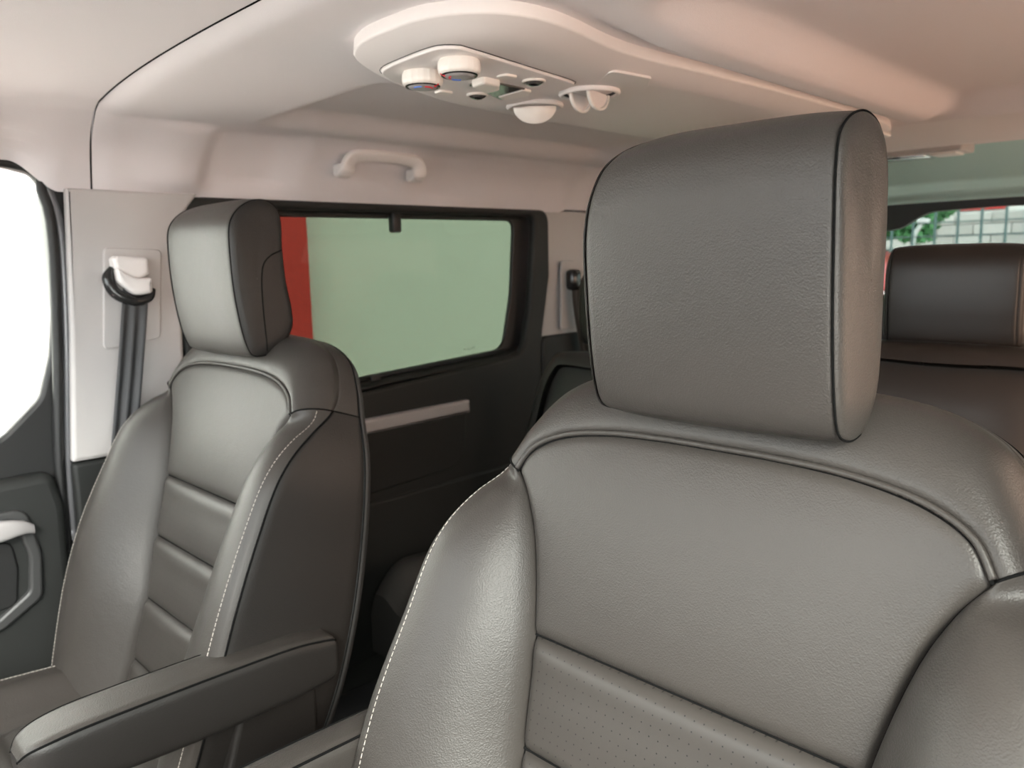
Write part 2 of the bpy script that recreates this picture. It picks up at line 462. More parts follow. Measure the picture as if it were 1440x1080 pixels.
for k in range(24):
    t = 2 * math.pi * k / 24
    c = math.copysign(abs(math.cos(t)) ** .6, math.cos(t)); s_ = math.copysign(abs(math.sin(t)) ** .6, math.sin(t))
    P.append([(q[0] + .013 * c * r, q[1], q[2] + .019 * s_ * r) for q, r in zip(hp, rr)])
o = grid('door_pull', np.array(P), M_silver, d, inv, closeu=True); o['label'] = 'satin silver grab bar'
# door weather strip: grey painted pillar strip between door and trim
o = tube('trim_14', spline([(-.868, -.158, .62), (-.868, -.152, .78), (-.866, -.133, 1.0), (-.868, -.122, 1.20), (-.872, -.128, 1.275), (-.876, -.15, 1.335)], 30), .0085, M_strip)
tag(o, 'satin grey painted strip along the front door opening', kind='structure')
o = tube('trim_15', spline([(-.862, -.172, .60), (-.862, -.168, .78), (-.862, -.150, 1.0), (-.862, -.138, 1.20), (-.866, -.146, 1.29), (-.872, -.185, 1.338), (-.875, -.5, 1.35)], 40), .010, M_black)
tag(o, 'black rubber door seal along the front door opening', kind='structure')

# --- driver's door, mirrored, beside the camera
d = bpy.data.objects.new('door_5', None); COL.objects.link(d); d.location = (.93, -.6, 0)
tag(d, 'dark driver door beside the near seat', kind='structure')
inv = Matrix.Translation(d.location).inverted()
panel('window_frame', [fo, fh], .026, .008, M_black, d, inv @ wallf(.945))
panel('window_glass', [rpoly([(-1.2, .76), (-1.2, 1.0), (-1.0, 1.29), (-.15, 1.33), (-.165, .76)], .01)], .004, .0005, G_clear, d, inv @ wallf(.96))
panel('door_card', [card], .05, .018, M_dark, d, inv @ wallf(.93))
# --- unseen dashboard, raised to block low light, and darkened windscreen, behind the camera
tag(rbox('trim_17', (-.92, -1.75, .30), (.92, -1.12, .93), .05, M_dark), 'dark dashboard in front of the seats', kind='structure')
tag(rbox('wall_front', (-.95, -1.85, -.05), (.95, -1.75, .86), .02, M_trimg), 'bulkhead below the windscreen', kind='structure')
o = grid('window_1', np.array([[(x, -.93 - .85 * t, 1.44 - .58 * t) for x in np.linspace(-.88, .88, 12)] for t in np.linspace(0, 1, 8)]), G_wind)
tag(o, 'windscreen glass darkened to let in less light', kind='structure')
for q in (-1, 1):
    o = tube('trim_18', [(q * .90, -.92, 1.40), (q * .93, -1.35, 1.12), (q * .94, -1.80, .84)], .04, M_plast); tag(o, 'windscreen pillar', kind='structure')

# --- tailgate
t_ = bpy.data.objects.new('door_4', None); COL.objects.link(t_); t_.location = (0, 2.6, 0)
tag(t_, 'tailgate with grey green upper trim and rear window', kind='structure')
it = Matrix.Translation(t_.location).inverted()
# upper trim: from the roof edge down to the glass
prof = [(2.04, 1.475), (2.08, 1.466), (2.2, 1.435), (2.33, 1.385), (2.345, 1.368), (2.352, 1.345), (2.39, 1.328), (2.40, 1.318)]
P = np.array([[(x, y, z - .012 * (x / .8) ** 2) for x in np.linspace(-.86, .86, 40)] for y, z in spline(prof, 40)])
grid('upper_trim', P, M_tail, t_, it)
fr = frame((0, 2.42, 0), (1, 0, 0), (0, 0, 1), (0, 1, 0))
ro = rpoly([(-.86, .0), (-.86, 1.345), (.86, 1.345), (.86, .0)], .03)
# glass opening: upper left corner has a stepped curve in the photograph
rh = [(-.74, .80)] + [tuple(q) for q in spline([(-.76, 1.0), (-.70, 1.17), (-.42, 1.222), (-.30, 1.226), (-.235, 1.234), (-.180, 1.266), (-.135, 1.284), (-.06, 1.288), (.14, 1.290), (.42, 1.27), (.66, 1.20), (.76, 1.0)], 70)] + [(.74, .80)]
panel('window_frame', [ro, rh], .03, .004, M_black, t_, it @ fr)
fr2 = frame((0, 2.44, 0), (1, 0, 0), (0, 0, 1), (0, 1, 0))
panel('window_glass', [rpoly([(-.84, .75), (-.84, 1.34), (.84, 1.34), (.84, .75)], .03)], .004, .0005, G_rear, t_, it @ fr2)
rbox('door_card', (-.84, 2.36, 0), (.84, 2.41, .80), .012, M_dark, t_, it)

# ================================================================== SEATS
AL = math.atan(.36)
def seat_frame(xc): return frame((xc, -.015, .93), (1, 0, 0), (0, math.sin(AL), math.cos(AL)), (0, -math.cos(AL), math.sin(AL)))


# seam (I) and outer outline (O) of the backrest, measured in its plane; E outer edge height, B back edge, H seam height
TAB = [((.118, -.64), (.235, -.66), .040, -.12, -.018),
       ((.121, -.56), (.270, -.58), .048, -.13, -.018),
       ((.122, -.48), (.288, -.50), .055, -.138, -.018),
       ((.128, -.375), (.303, -.39), .062, -.142, -.016),
       ((.150, -.27), (.302, -.28), .062, -.140, -.014),
       ((.163, -.16), (.293, -.18), .052, -.133, -.010),
       ((.182, -.080), (.286, -.095), .038, -.120, -.006),
       ((.203, -.032), (.272, -.036), .004, -.112, -.002),
       ((.224, -.004), (.252, .016), -.052, -.102, 0),
       ((.207, .022), (.232, .060), -.064, -.097, 0),
       ((.172, .040), (.203, .098), -.062, -.092, 0),
       ((.12, .050), (.15, .120), -.058, -.088, 0),
       ((.06, .0535), (.075, .1265), -.056, -.086, 0),
       ((0, .054), (0, .128), -.055, -.085, 0)]
NB, NT = 110, 80      # samples on the bolster and on the half yoke


def ring_curves():
    """right half, bottom to top centre, then mirrored"""
    full = np.array([list(r[0]) + list(r[1]) + [r[2], r[3], r[4]] for r in TAB])
    mir = full[:-1][::-1] * np.array([-1, 1, -1, 1, 1, 1, 1])
    allr = np.vstack([full, mir]); k = 8
    q = lambda seg, cols, n: spline_cols(seg, n)
    O = spline_idx(allr[:, 2:], [NB, NT], k)         # smooth outer
    # inner curve in three pieces so that the corner stays crisp
    a = spline_idx(full[:k + 1, :2], [NB], None); b = spline_idx(allr[k:len(allr) - k, :2], [2 * NT], None)
    c = a[::-1] * np.array([-1, 1])
    I = np.vstack([a, b[1:], c[1:]])
    return I, O


def catmull(p, ts):
    q = np.vstack([2 * p[0] - p[1], p, 2 * p[-1] - p[-2]]); out = []
    for t in ts:
        i = min(int(t), len(p) - 2); f = t - i; a, b, c, d = q[i], q[i + 1], q[i + 2], q[i + 3]
        out.append(.5 * ((2 * b) + (c - a) * f + (2 * a - 5 * b + 4 * c - d) * f ** 2 + (3 * b - a - 3 * c + d) * f ** 3))
    return np.array(out)


def spline_idx(p, ns, k):
    n = len(p)
    if k is None: return catmull(p, np.linspace(0, n - 1, ns[0] + 1))
    ts = np.r_[np.linspace(0, k, NB + 1), np.linspace(k, n - 1 - k, 2 * NT + 1)[1:], np.linspace(n - 1 - k, n - 1, NB + 1)[1:]]
    return catmull(p, ts)


RI, RO = ring_curves()
# index ranges: 0..NB right bolster, NB..NB+2NT yoke, rest left bolster


def ring_xyz(xs):
    """front surface between outer edge (x=0) and inner seam (x=1)"""
    O2, E, B, H = RO[:, :2], RO[:, 2], RO[:, 3], RO[:, 4]
    P = np.zeros((len(RI), len(xs), 3)); L = np.linalg.norm(RI - O2, axis=1)
    wgt = np.clip((E + .05) / .05, 0, 1)
    for j, x in enumerate(xs):
        uv = O2 + (RI - O2) * x
        gb = 1 - x ** 2.6; gy = 1 - math.sqrt(max(0, 1 - (1 - x) ** 2))
        g = gb * wgt + gy * (1 - wgt)
        w = H + (E - H) * g
        w = w + (.012 * wgt + .003 * (1 - wgt)) * math.sin(math.pi * x) ** .7
        D = x * L; w = w - .010 * wgt * (1 - np.sqrt(1 - (1 - np.clip(D / .016, 0, 1)) ** 2))
        Di = (1 - x) * L; w = w - .010 * (1 - np.sqrt(1 - (1 - np.clip(Di / .010, 0, 1)) ** 2)) * (.6 + .4 * wgt)
        P[:, j, :2] = uv; P[:, j, 2] = w
    return P


XS = np.r_[np.linspace(0, .12, 8), np.linspace(.14, .86, 22), np.linspace(.88, 1, 10)]


def coons(B, T, L, R):
    n, m_ = len(B), len(L); s = np.linspace(0, 1, n)[None, :, None]; t = np.linspace(0, 1, m_)[:, None, None]
    B, T, L, R = B[None], T[None], L[:, None], R[:, None]
    return (1 - t) * B + t * T + (1 - s) * L + s * R - ((1 - s) * (1 - t) * B[:, :1] + s * (1 - t) * B[:, -1:] + (1 - s) * t * T[:, :1] + s * t * T[:, -1:])


def resamp(c, n):
    s = np.r_[0, np.cumsum(np.linalg.norm(np.diff(c, axis=0), axis=1))]; u = np.linspace(0, s[-1], n)
    return np.stack([np.interp(u, s, c[:, k]) for k in range(c.shape[1])], 1)


RInner = np.c_[RI, RO[:, 4]]          # (u,v,H)
rb = RInner[:NB + 1]                    # right seam bottom->corner
rows = [-.16, -.268, -.375, -.48, -.60]


def seam_seg(v0, v1, n):
    vs = np.linspace(v0, v1, n); o = np.argsort(rb[:, 1])
    return np.stack([np.interp(vs, rb[o, 1], rb[o, 0]), vs, np.interp(vs, rb[o, 1], rb[o, 2])], 1)


def insert_panels():
    res = []
    mir = np.array([-1, 1, 1])
    # top panel
    R_ = resamp(np.vstack([seam_seg(-.16, rb[-1, 1], 60)]), 70); L_ = R_ * mir
    T_ = resamp(np.c_[RI, RO[:, 4]][NB:NB + 2 * NT + 1][::-1], 110)
    B_ = np.linspace(L_[0], R_[0], 110)
    P = coons(B_, T_, L_, R_); res.append(('top_panel', P))
    for a, b in zip(rows[1:], rows[:-1]):
        R_ = seam_seg(a, b, 44); L_ = R_ * mir
        P = coons(np.linspace(L_[0], R_[0], 80), np.linspace(L_[-1], R_[-1], 80), L_, R_); res.append(('quilted_panel', P))
    out = []
    for nm, P in res:
        mm, n = P.shape[:2]
        a = np.linspace(0, 1, mm)[:, None]; s = np.linspace(-1, 1, n)[None]
        ha = (P[-1, n // 2, 1] - P[0, n // 2, 1]); hs = P[mm // 2, -1, 0] - P[mm // 2, 0, 0]
        da = np.minimum(a, 1 - a) * ha; ds = (1 - np.abs(s)) * hs / 2
        r = .014
        rnd = lambda D, r: np.sqrt(np.clip(1 - (1 - np.clip(D / r, 0, 1)) ** 2, 0, 1))
        k = .009 if nm != 'top_panel' else .008
        puff = k * np.minimum(rnd(da, r), 1) * rnd(ds, .012) - k
        soft = (.006 if nm != 'top_panel' else .010) * (np.clip(4 * a * (1 - a), 0, 1) ** .7) * (1 - np.abs(s) ** 3)
        if nm != 'top_panel': puff = puff + .0025 * np.exp(-((1 - a) * ha / .016 - 1) ** 2) * rnd(ds, .02)
        P = P.copy(); P[..., 2] += puff + soft; out.append((nm, P))
    return out


def stitches(path, pitch, ln, r, name, parent, mtx, material=None):
    path = resamp(path, max(8, int(np.linalg.norm(np.diff(path, axis=0), axis=1).sum() / .001)))
    s = np.arange(len(path)) * .001; L = []; k = 0.
    while k + ln < s[-1]:
        i, j = int(k / .001), int((k + ln) / .001)
        a, b = path[i], path[min(j, len(path) - 1)]; L.append([a, (a + b) / 2, b]); k += pitch
    o = multitube(name, L, r, material or M_stitch, parent, mtx, sides=4); o['kind'] = 'stuff'; return o


HRP = [(-.014, 1.003), (-.030, 1.014), (-.040, 1.045), (-.047, 1.10), (-.051, 1.17), (-.050, 1.205), (-.043, 1.228), (-.022, 1.243), (.006, 1.249), (.030, 1.242), (.042, 1.222), (.044, 1.18), (.043, 1.12), (.044, 1.06), (.040, 1.03), (.026, 1.008), (.006, 1.001)]
HRF = [(-.008, 1.002), (-.020, 1.018), (-.029, 1.055), (-.036, 1.11), (-.038, 1.17), (-.035, 1.210), (-.020, 1.234), (.004, 1.249), (.030, 1.252), (.050, 1.240), (.058, 1.218), (.057, 1.17), (.060, 1.12), (.067, 1.075), (.066, 1.045), (.050, 1.022), (.020, 1.003)]


def headrest(seat, xc, dx=0., dy=0., dz=0., wid=.117, material=None, P0=None, detailed=True, lside=None, narrow=0., cover=((.056, 1.172), (.026, 1.160), (.012, 1.136), (.010, 1.078), (.014, 1.012)), bulge=.009):
    """padded head restraint: wrap band, two side pads, seams, posts; profile in (y,z)"""
    from mathutils.bvhtree import BVHTree
    material = material or M_leather; lside = lside or M_leather
    prof = spline(P0 or HRP, 180, closed=True) + np.array([dy, dz])
    cc = np.array([.003 + dy, (prof[:, 1].max() + prof[:, 1].min()) / 2])
    nrm = np.gradient(np.vstack([prof[-1:], prof, prof[:1]]), axis=0)[1:-1]; nrm = np.stack([nrm[:, 1], -nrm[:, 0]], 1); nrm /= np.linalg.norm(nrm, axis=1)[:, None]
    if ((prof - cc) * nrm).sum() < 0: nrm = -nrm
    top = 1 - np.sqrt(1 - np.clip((prof[:, 1] - (prof[:, 1].max() - .105)) / .107, 0, 1) ** 2)

    def ringat(s, off):
        hw = wid - (narrow * top if s < 0 else .004 * top)
        return np.c_[xc + dx + s * hw, prof + nrm * off]
    us = np.r_[-1, -.985, -.96, -.92, np.linspace(-.86, .86, 25), .92, .96, .985, 1]
    P = np.stack([ringat(s, -.0030 * (abs(s) > .995) - .0010 * (abs(s) > .98) - .004 * abs(s) ** 4) for s in us], 1)
    I = Matrix.Translation(seat.location).inverted()
    band = grid('headrest', P, material, seat, I, closeu=True)
    for sg in (-1, 1):
        rings = []
        x0 = ringat(sg, 0)[:, 0]
        inner = prof + nrm * -.0042
        for ph in np.linspace(0, math.pi / 2, 10):
            rings.append(np.c_[x0 + sg * (bulge * .85 * math.sin(ph) ** .9 - .0005), cc + (inner - cc) * (1 - .28 * (1 - math.cos(ph)))])
        inner = cc + (inner - cc) * .72
        for k in (.85, .6, .3, .01): rings.append(np.c_[x0 * k + (1 - k) * (xc + dx + sg * wid) + sg * bulge * (.85 + .15 * (1 - k * k)), cc + (inner - cc) * k])
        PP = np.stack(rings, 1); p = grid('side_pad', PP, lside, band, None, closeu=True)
        if detailed:
            tube('seam', np.vstack([ringat(sg * 1.0, -.0038), ringat(sg, -.0040)[:1]]), .0009 if (sg > 0 or cover) else .0003, M_groove, band, None, sides=6)
            vs = [tuple(v.co) for v in p.data.vertices]; fs = [tuple(f.vertices) for f in p.data.polygons]; tree_ = BVHTree.FromPolygons(vs, fs)
            pts = []
            for y, z in (spline(cover, 50) if cover else np.zeros((0, 2))) + np.array([dy, dz]):
                h = tree_.ray_cast(Vector((xc + sg * .3, y, z)), Vector((-sg, 0, 0)))
                if h[0] is not None: pts.append(tuple(h[0]))
            if len(pts) > 4: tube('seam', pts, .0011, M_groove, band, None, sides=6)
    for sg in (-1, 1):
        px = xc + dx + sg * .062
        zb = prof[:, 1].min()
        o = tube('post', [(px, .024 + dy, zb + .05), (px, .024 + dy, zb), (px, .012 + dy, zb - .05)], .0055, M_chrome, band, None, sides=12); o['label'] = 'chrome headrest post'
        tube('post_collar', [(px, .026 + dy, zb + .006), (px, .022 + dy, zb - .016)], .011, M_gloss, band, None, sides=16)
    return band


def make_seat(xc, inb, label, hr):
    """xc centre; inb = +1/-1: which side (x) the armrest is on"""
    root = empty('front_seat', (xc, -.3, 0), label, 'seat', None)
    Minv = Matrix.Translation(root.location).inverted(); FM = Minv @ seat_frame(xc)
    P = ring_xyz(XS)
    # shell: side wall, rim and back
    O2, E, B = RO[:, :2], RO[:, 2], RO[:, 3]
    edgew = P[:, 0, 2]
    nrm = np.gradient(O2, axis=0); nrm = np.stack([nrm[:, 1], -nrm[:, 0]], 1); nrm /= np.linalg.norm(nrm, axis=1)[:, None]
    if ((O2 - np.array([0, -.25])) * nrm).sum() < 0: nrm = -nrm
    sidep = []
    for t in np.r_[0, .04, np.linspace(.1, .9, 12), .96, 1]:
        bulge = .001 * math.sin(math.pi * t) ** .6 + (-.0025 if t in (0, 1) else 0)
        q = O2 + nrm * bulge; sidep.append(np.c_[q, edgew + (B - edgew) * t])
    back = grid('backrest', np.stack([np.c_[O2 - nrm * .0025, B]] + [np.c_[O2 - nrm * d_, B - h_] for d_, h_ in [(-.001, .003), (.002, .009), (.007, .016), (.016, .022), (.03, .026)]] + [np.c_[(O2 - np.array([0, -.25])) * k + np.array([0, -.25]), np.full(len(O2), B.min() - .022) * (1 - k) + (B - .026) * k] for k in (.8, .5, .2, .01)], 1), M_back, root, FM)
    back['label'] = 'black rear shell of the backrest'
    sp = np.stack(sidep, 1)
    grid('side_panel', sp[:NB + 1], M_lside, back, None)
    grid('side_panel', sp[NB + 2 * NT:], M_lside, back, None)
    ye = np.concatenate([sp[NB:NB + 2 * NT + 1, ::-1], P[NB:NB + 2 * NT + 1]], 1)
    grid('yoke', ye, M_leather, back, None)
    grid('bolster', P[:NB + 1], M_leather, back, None); grid('bolster', P[NB + 2 * NT:], M_leather, back, None)
    ip = insert_panels()
    for nm, Q in ip: grid(nm, Q, M_leather if nm == 'top_panel' else M_perf, back, None)
    # piping over the top panel: a raised roll where the yoke meets it
    top = RInner[NB + 1:NB + 2 * NT].copy(); top[:, 2] -= .0005; 
    tube('piping', top, .0028, M_leather, back, None)
    low = top.copy(); low[:, 1] -= .0035; low[:, 2] -= .002
    tube('seam', low, .0016, M_groove, back, None, sides=6)
    for seg in (RInner[:NB + 1], RInner[NB + 2 * NT:]):
        q = seg.copy(); q[:, 2] -= .0095; tube('seam', q, .0022, M_groove, back, None, sides=6)
    for a in rows[:-1]:
        e = seam_seg(a, a - 1e-4, 2)[0]; q = np.linspace(e * [-1, 1, 1], e, 20); q[:, 2] -= .0075; tube('seam', q, .0018, M_groove, back, None, sides=6)
    # cross seam bolster / yoke
    for i in (NB, NB + 2 * NT):
        q = np.vstack([P[i, ::-1], sp[i]]); q[:, 2] += .0002; tube('seam', q, .0012, M_groove, back, None, sides=6)
    # edge stitching along the bolster, both sides; dark seam outside of it
    for sl in (slice(8, NB + 1), slice(NB + 2 * NT, len(RI) - 8)):
        q = P[sl, 0] + 0; q[:, :2] += nrm[sl] * .0008; q2 = q.copy(); tube('seam', q2, .0015, M_groove, back, None, sides=6)
        jj = 8 if xc > 0 else 6; q = P[sl, jj].copy(); q[:, 2] += .0003
        stitches(q, .0065, .0045, .0006, 'stitching', back, None)
    q = np.c_[O2[6:-6] + nrm[6:-6] * .0004, B[6:-6]]; tube('seam', q, .0012, M_groove, back, None, sides=5)
    jj = XS.searchsorted(.93); q = RInner[NB + 60:NB + 2 * NT - 6]
    dk = RInner[NB + 4:NB + 40].copy(); dk[:, 1] -= .002; dk[:, 2] += .0005
    stitches(dk, .0075, .004, .0007, 'stitching', back, None, M_groove)
    # cushion
    cushion(root, xc, Minv)
    armrest(root, xc, inb, Minv, .026 if xc > 0 else 0.)
    headrest(root, xc, **hr)
    return root


def cushion(root, xc, Minv):
    U = np.linspace(-1, 1, 81); Vv = np.linspace(0, 1, 60)
    hwf = lambda t: .262 + .012 * math.sin(math.pi * t)
    P = np.zeros((len(Vv), len(U), 3))
    for i, t in enumerate(Vv):
        y = -.20 - .52 * t
        for j, u in enumerate(U):
            a = abs(u); z = .405 + .03 * t
            z += .042 * sm(.55, .82, a) - .05 * sm(.9, 1.0, a) ** 2
            z -= .010 * math.exp(-((a - .56) / .02) ** 2)
            z -= .06 * max(0, (t - .86) / .14) ** 2
            if a < .55: z -= .008 * math.exp(-(((t * 5) % 1 - .5) / .06) ** 2)
            P[i, j] = (xc + u * hwf(t), y, z)
    cu = grid('cushion', P, M_leather, root, Minv)
    for sg in (0, -1):
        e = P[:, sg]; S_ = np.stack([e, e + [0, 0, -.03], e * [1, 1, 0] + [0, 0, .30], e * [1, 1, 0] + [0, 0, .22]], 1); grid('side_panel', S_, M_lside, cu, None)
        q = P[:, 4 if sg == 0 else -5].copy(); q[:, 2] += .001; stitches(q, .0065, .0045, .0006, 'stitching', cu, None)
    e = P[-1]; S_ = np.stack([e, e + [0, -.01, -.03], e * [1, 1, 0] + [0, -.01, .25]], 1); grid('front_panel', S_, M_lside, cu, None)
    rbox('seat_base', (xc - .24, -.68, .02), (xc + .24, -.12, .30), .03, M_dark, root, Minv)


def armrest(root, xc, sg, Minv, dz=0.):
    """padded bar beside the backrest, tapering to a blunt nose"""
    def sec(y, x0, x1, zt, zb, r):
        c = [(x0, zb), (x1, zb), (x1, zt), (x0, zt)]; return [(xc + sg * q[0], y, q[1]) for q in rpoly(c, r, 7)]
    Minv = Minv @ Matrix.Translation((0, 0, dz)); x0, x1 = (.268 if dz == 0 else .300), .345
    st = [(-.030, .272, .338, .614, .572, .012), (-.034, x0, x1, .622, .562, .014), (-.055, x0, x1, .627, .556, .016), (-.10, x0, x1, .633, .553, .016), (-.2, x0, x1, .636, .552, .016),
          (-.3, x0, x1, .637, .556, .016), (-.36, x0, x1 - .001, .636, .563, .016), (-.395, x0 + .003, x1 - .004, .632, .573, .015), (-.415, x0 + .01, x1 - .012, .625, .584, .012), (-.424, x0 + .02, x1 - .022, .614, .594, .008)]
    S_ = np.array([[*s] for s in st]); ys = np.linspace(0, len(st) - 1, 70); S_ = catmull(S_, ys)
    P = np.array([sec(*s) for s in S_])
    P2 = np.swapaxes(P, 0, 1)
    o = grid('armrest', P2[:21], M_lside, root, Minv)  # sides share the top pad's leather, darkened for shade
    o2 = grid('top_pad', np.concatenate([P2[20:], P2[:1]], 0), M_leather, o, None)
    # end caps
    for k, nm in ((0, 'end_cap'), (-1, 'end_cap')):
        c = P[k].mean(0); grid(nm, np.stack([np.vstack([P[k], P[k][:1]]), np.tile(c, (len(P[k]) + 1, 1))], 1), M_lside, o, None)
    for zz, xx in ((0, x1),):
        q = np.array([(xc + sg * (s[2] - .0035), s[0], s[3] - .0038) for s in S_]); tube('seam', q, .0016, M_groove, o, None, sides=6)
        q = np.array([(xc + sg * (s[1] + .0035), s[0], s[3] - .0038) for s in S_]); tube('seam', q, .0016, M_groove, o, None, sides=6)
    q = np.array([(xc + sg * (x1 - .006), -.033, z) for z in (.616, .572)]); 
    # mounting bracket under the rear end
    pts = [(-.05, .38), (-.045, .56), (-.16, .56), (-.215, .38)]
    m_ = Minv @ wallf(xc + sg * .292)
    panel('armrest_bracket', [rpoly(pts, .02)], .03, .008, M_lside, root, m_)


near = make_seat(.46, -1, 'large grey leather driver seat nearest the camera with raised headrest', dict(dx=.0085, wid=.1115, narrow=.060, bulge=.0075, cover=None))
far = make_seat(-.46, 1, 'grey leather passenger seat by the door with armrest lowered', dict(dx=-.012, P0=HRF, lside=M_lside))  # far headrest side pads take the leather with painted shade


hb = [c for c in near.children if c.name.startswith('headrest')][0]
for pts in ([(.578, .006, .997), (.590, .020, .999), (.594, .036, 1.002)], [(.584, .012, .998), (.585, .024, 1.004), (.588, .030, .999)]):
    o = tube('loose_thread', spline(pts, 12), .0005, M_stitch, hb, Matrix.Translation(near.location).inverted(), sides=4); o['label'] = 'loose pale thread at the headrest corner'


# ================================================================== REAR SEATS
def rear_seat(xc, yb, zt, hw, label, hr=True, dark=M_fab, zh=0.0, rec=.36):
    root = empty('rear_seat', (xc, yb, 0), label, 'seat', None)
    Minv = Matrix.Translation(root.location).inverted()
    a = math.atan(rec); FMr = Minv @ frame((xc, yb, zt), (1, 0, 0), (0, math.sin(a), math.cos(a)), (0, -math.cos(a), math.sin(a)))
    def outline(k, inset):
        pts = [(-hw * .92, -.55), (-hw, -.35), (-hw * .98, -.14), (-hw * .86, -.03), (-hw * .6, .0), (hw * .6, 0), (hw * .86, -.03), (hw * .98, -.14), (hw, -.35), (hw * .92, -.55)]
        c = spline(pts, 120, closed=True); cen = np.array([0, -.27]); d_ = c - cen; L = np.linalg.norm(d_, axis=1)[:, None]
        return cen + d_ * (L - inset) / L
    lv = [(0, -.06), (-.0, -.02), (.004, .015), (.012, .032), (.03, .045), (.055, .048)]
    rings = [np.c_[outline(0, i), np.full(120, w)] for i, w in lv]
    b = grid('backrest', np.stack([np.c_[outline(0, .2), np.full(120, -.11)], np.c_[outline(0, .02), np.full(120, -.10)]] + rings, 1), dark, root, FMr, closeu=True)
    cen = np.array([0, -.27]); c = outline(0, .058)
    face = np.stack([np.c_[cen + (c - cen) * k, np.full(120, .030 + (.012 if .1 < k < .95 else 0) * k)] for k in (1, .97, .85, .6, .3, .01)], 1)
    grid('front_panel', face, dark, b, None, closeu=True)
    tube('seam', np.vstack([np.c_[c, np.full(120, .041)], [[*c[0], .041]]]), .001, M_groove, b, None, sides=6)
    P = np.zeros((30, 41, 3))
    for i, t in enumerate(np.linspace(0, 1, 30)):
        for j, u in enumerate(np.linspace(-1, 1, 41)):
            P[i, j] = (xc + u * hw * .98, yb - .18 - .46 * t, .40 + .03 * t + .03 * sm(.5, .8, abs(u)) - .06 * sm(.88, 1, abs(u)) ** 2 - .07 * max(0, (t - .8) / .2) ** 2)
    cu = grid('cushion', P, dark, root, Minv)
    for k in (0, -1):
        e = P[:, k]; grid('side_panel', np.stack([e, e * [1, 1, 0] + [0, 0, .24]], 1), dark, cu, None)
    e = P[-1]; grid('front_panel', np.stack([e, e * [1, 1, 0] + [0, 0, .24]], 1), dark, cu, None)
    rbox('seat_base', (xc - hw * .8, yb - .60, .01), (xc + hw * .8, yb - .1, .25), .02, M_black, root, Minv)
    if hr:
        headrest(root, xc, dy=yb + .03, dz=zt + .135 - 1.125 + zh, wid=min(.117, hw * .55), P0=HRR, material=M_lr, lside=M_lr, detailed=False, bulge=.012)
    return root


M_lr = mat('rear_leather', (.018, .0155, .014), .42, bump=LEA[:1])
HRR = [(-.035, 1.014), (-.045, 1.07), (-.046, 1.14), (-.040, 1.18), (-.022, 1.204), (.0, 1.210), (.022, 1.204), (.038, 1.18), (.044, 1.14), (.04, 1.08), (.03, 1.012), (0, 1.005)]
rear_seat(.318, 1.12, .965, .25, 'dark leather second-row seat with broad headrest at the right edge', dark=M_lr, zh=-.024)
rear_seat(-.02, 1.72, .81, .19, 'dark third-row seat, only a sliver of its headrest showing', dark=M_lr)
rear_seat(-.44, 1.04, .90, .24, 'dark second-row seat between the sliding door and the near seat', hr=True)

# ================================================================== SEAT BELTS
def belt_assembly(far):
    t = empty('seat_belt', (-.83, -.02, 1.1), 'black seat belt hanging from an ivory guide on the centre pillar', 'seat belt')
    I = Matrix.Translation(t.location).inverted()
    # height adjuster plate
    a = panel('adjuster_plate', [rpoly([(-.077, .990), (-.058, 1.188), (.052, 1.184), (.034, 1.005)], .012)], .006, .0025, M_plast, t, I @ wallf(-.839))
    # slanted black D-ring
    pts = spline([(-.822, -.050, 1.148), (-.818, -.061, 1.128), (-.812, -.052, 1.100), (-.806, -.020, 1.084), (-.808, .008, 1.090), (-.812, .020, 1.106)], 40)
    tube('guide_ring', pts, np.interp(np.linspace(0, 1, 40), [0, .15, .45, .85, 1], [.007, .0115, .011, .009, .004]), M_gloss, t, I, sides=12)
    c1 = rpoly([(-.054, 1.166), (-.046, 1.172), (.012, 1.168), (.012, 1.135), (-.018, 1.122), (-.052, 1.148)], [.005, .006, .01, .006, .03, .010])
    panel('bolt_cover', [c1], .036, .008, M_mid, t, I @ wallf(-.818))
    c2 = rpoly([(-.052, 1.150), (-.018, 1.128), (.012, 1.128), (.012, 1.098), (-.022, 1.094), (-.050, 1.122)], [.005, .03, .004, .010, .03, .014])
    panel('bolt_cover', [c2], .030, .008, M_mid, t, I @ wallf(-.806))
    # webbing
    n = 60; P = []
    for k in range(n):
        f = k / (n - 1); z = 1.112 - f * .95; y = -.013 - .062 * min(f * 2.6, 1) - .0 ; x = -.812 + .004 * math.sin(f * 8); tw = .35 * sm(.05, .5, f)
        row = []
        for u in np.linspace(-1, 1, 15):
            w = .024 * (1 - .12 * f)
            row.append((x + u * w * math.sin(tw) * .6 + .0035 * math.cos(u * 7.5) * sm(0, .1, f), y + u * w * math.cos(tw), z - .006 * u * (1 - f)))
        P.append(row)
    grid('webbing', np.array(P), M_belt, t, I)
    return t


belt_assembly(True)
t = empty('seat_belt', (-.83, 1.34, 1.0), 'black seat belt on the rear pillar beside the quarter window', 'seat belt')
I = Matrix.Translation(t.location).inverted()
panel('adjuster_plate', [rpoly([(1.265, .93), (1.270, 1.145), (1.335, 1.145), (1.335, .93)], .012)], .006, .0025, M_plast, t, I @ wallf(-.839))
rbox('guide_ring', (-.838, 1.284, 1.052), (-.80, 1.330, 1.118), .014, M_gloss, t, I)
P = np.array([[(-.815 + .004 * math.cos(u * 6), 1.308 + .055 * sm(0, 1, f) * .8 + u * .020, 1.06 - .26 * f) for u in np.linspace(-1, 1, 9)] for f in np.linspace(0, 1, 30)])
grid('webbing', P, M_black, t, I)

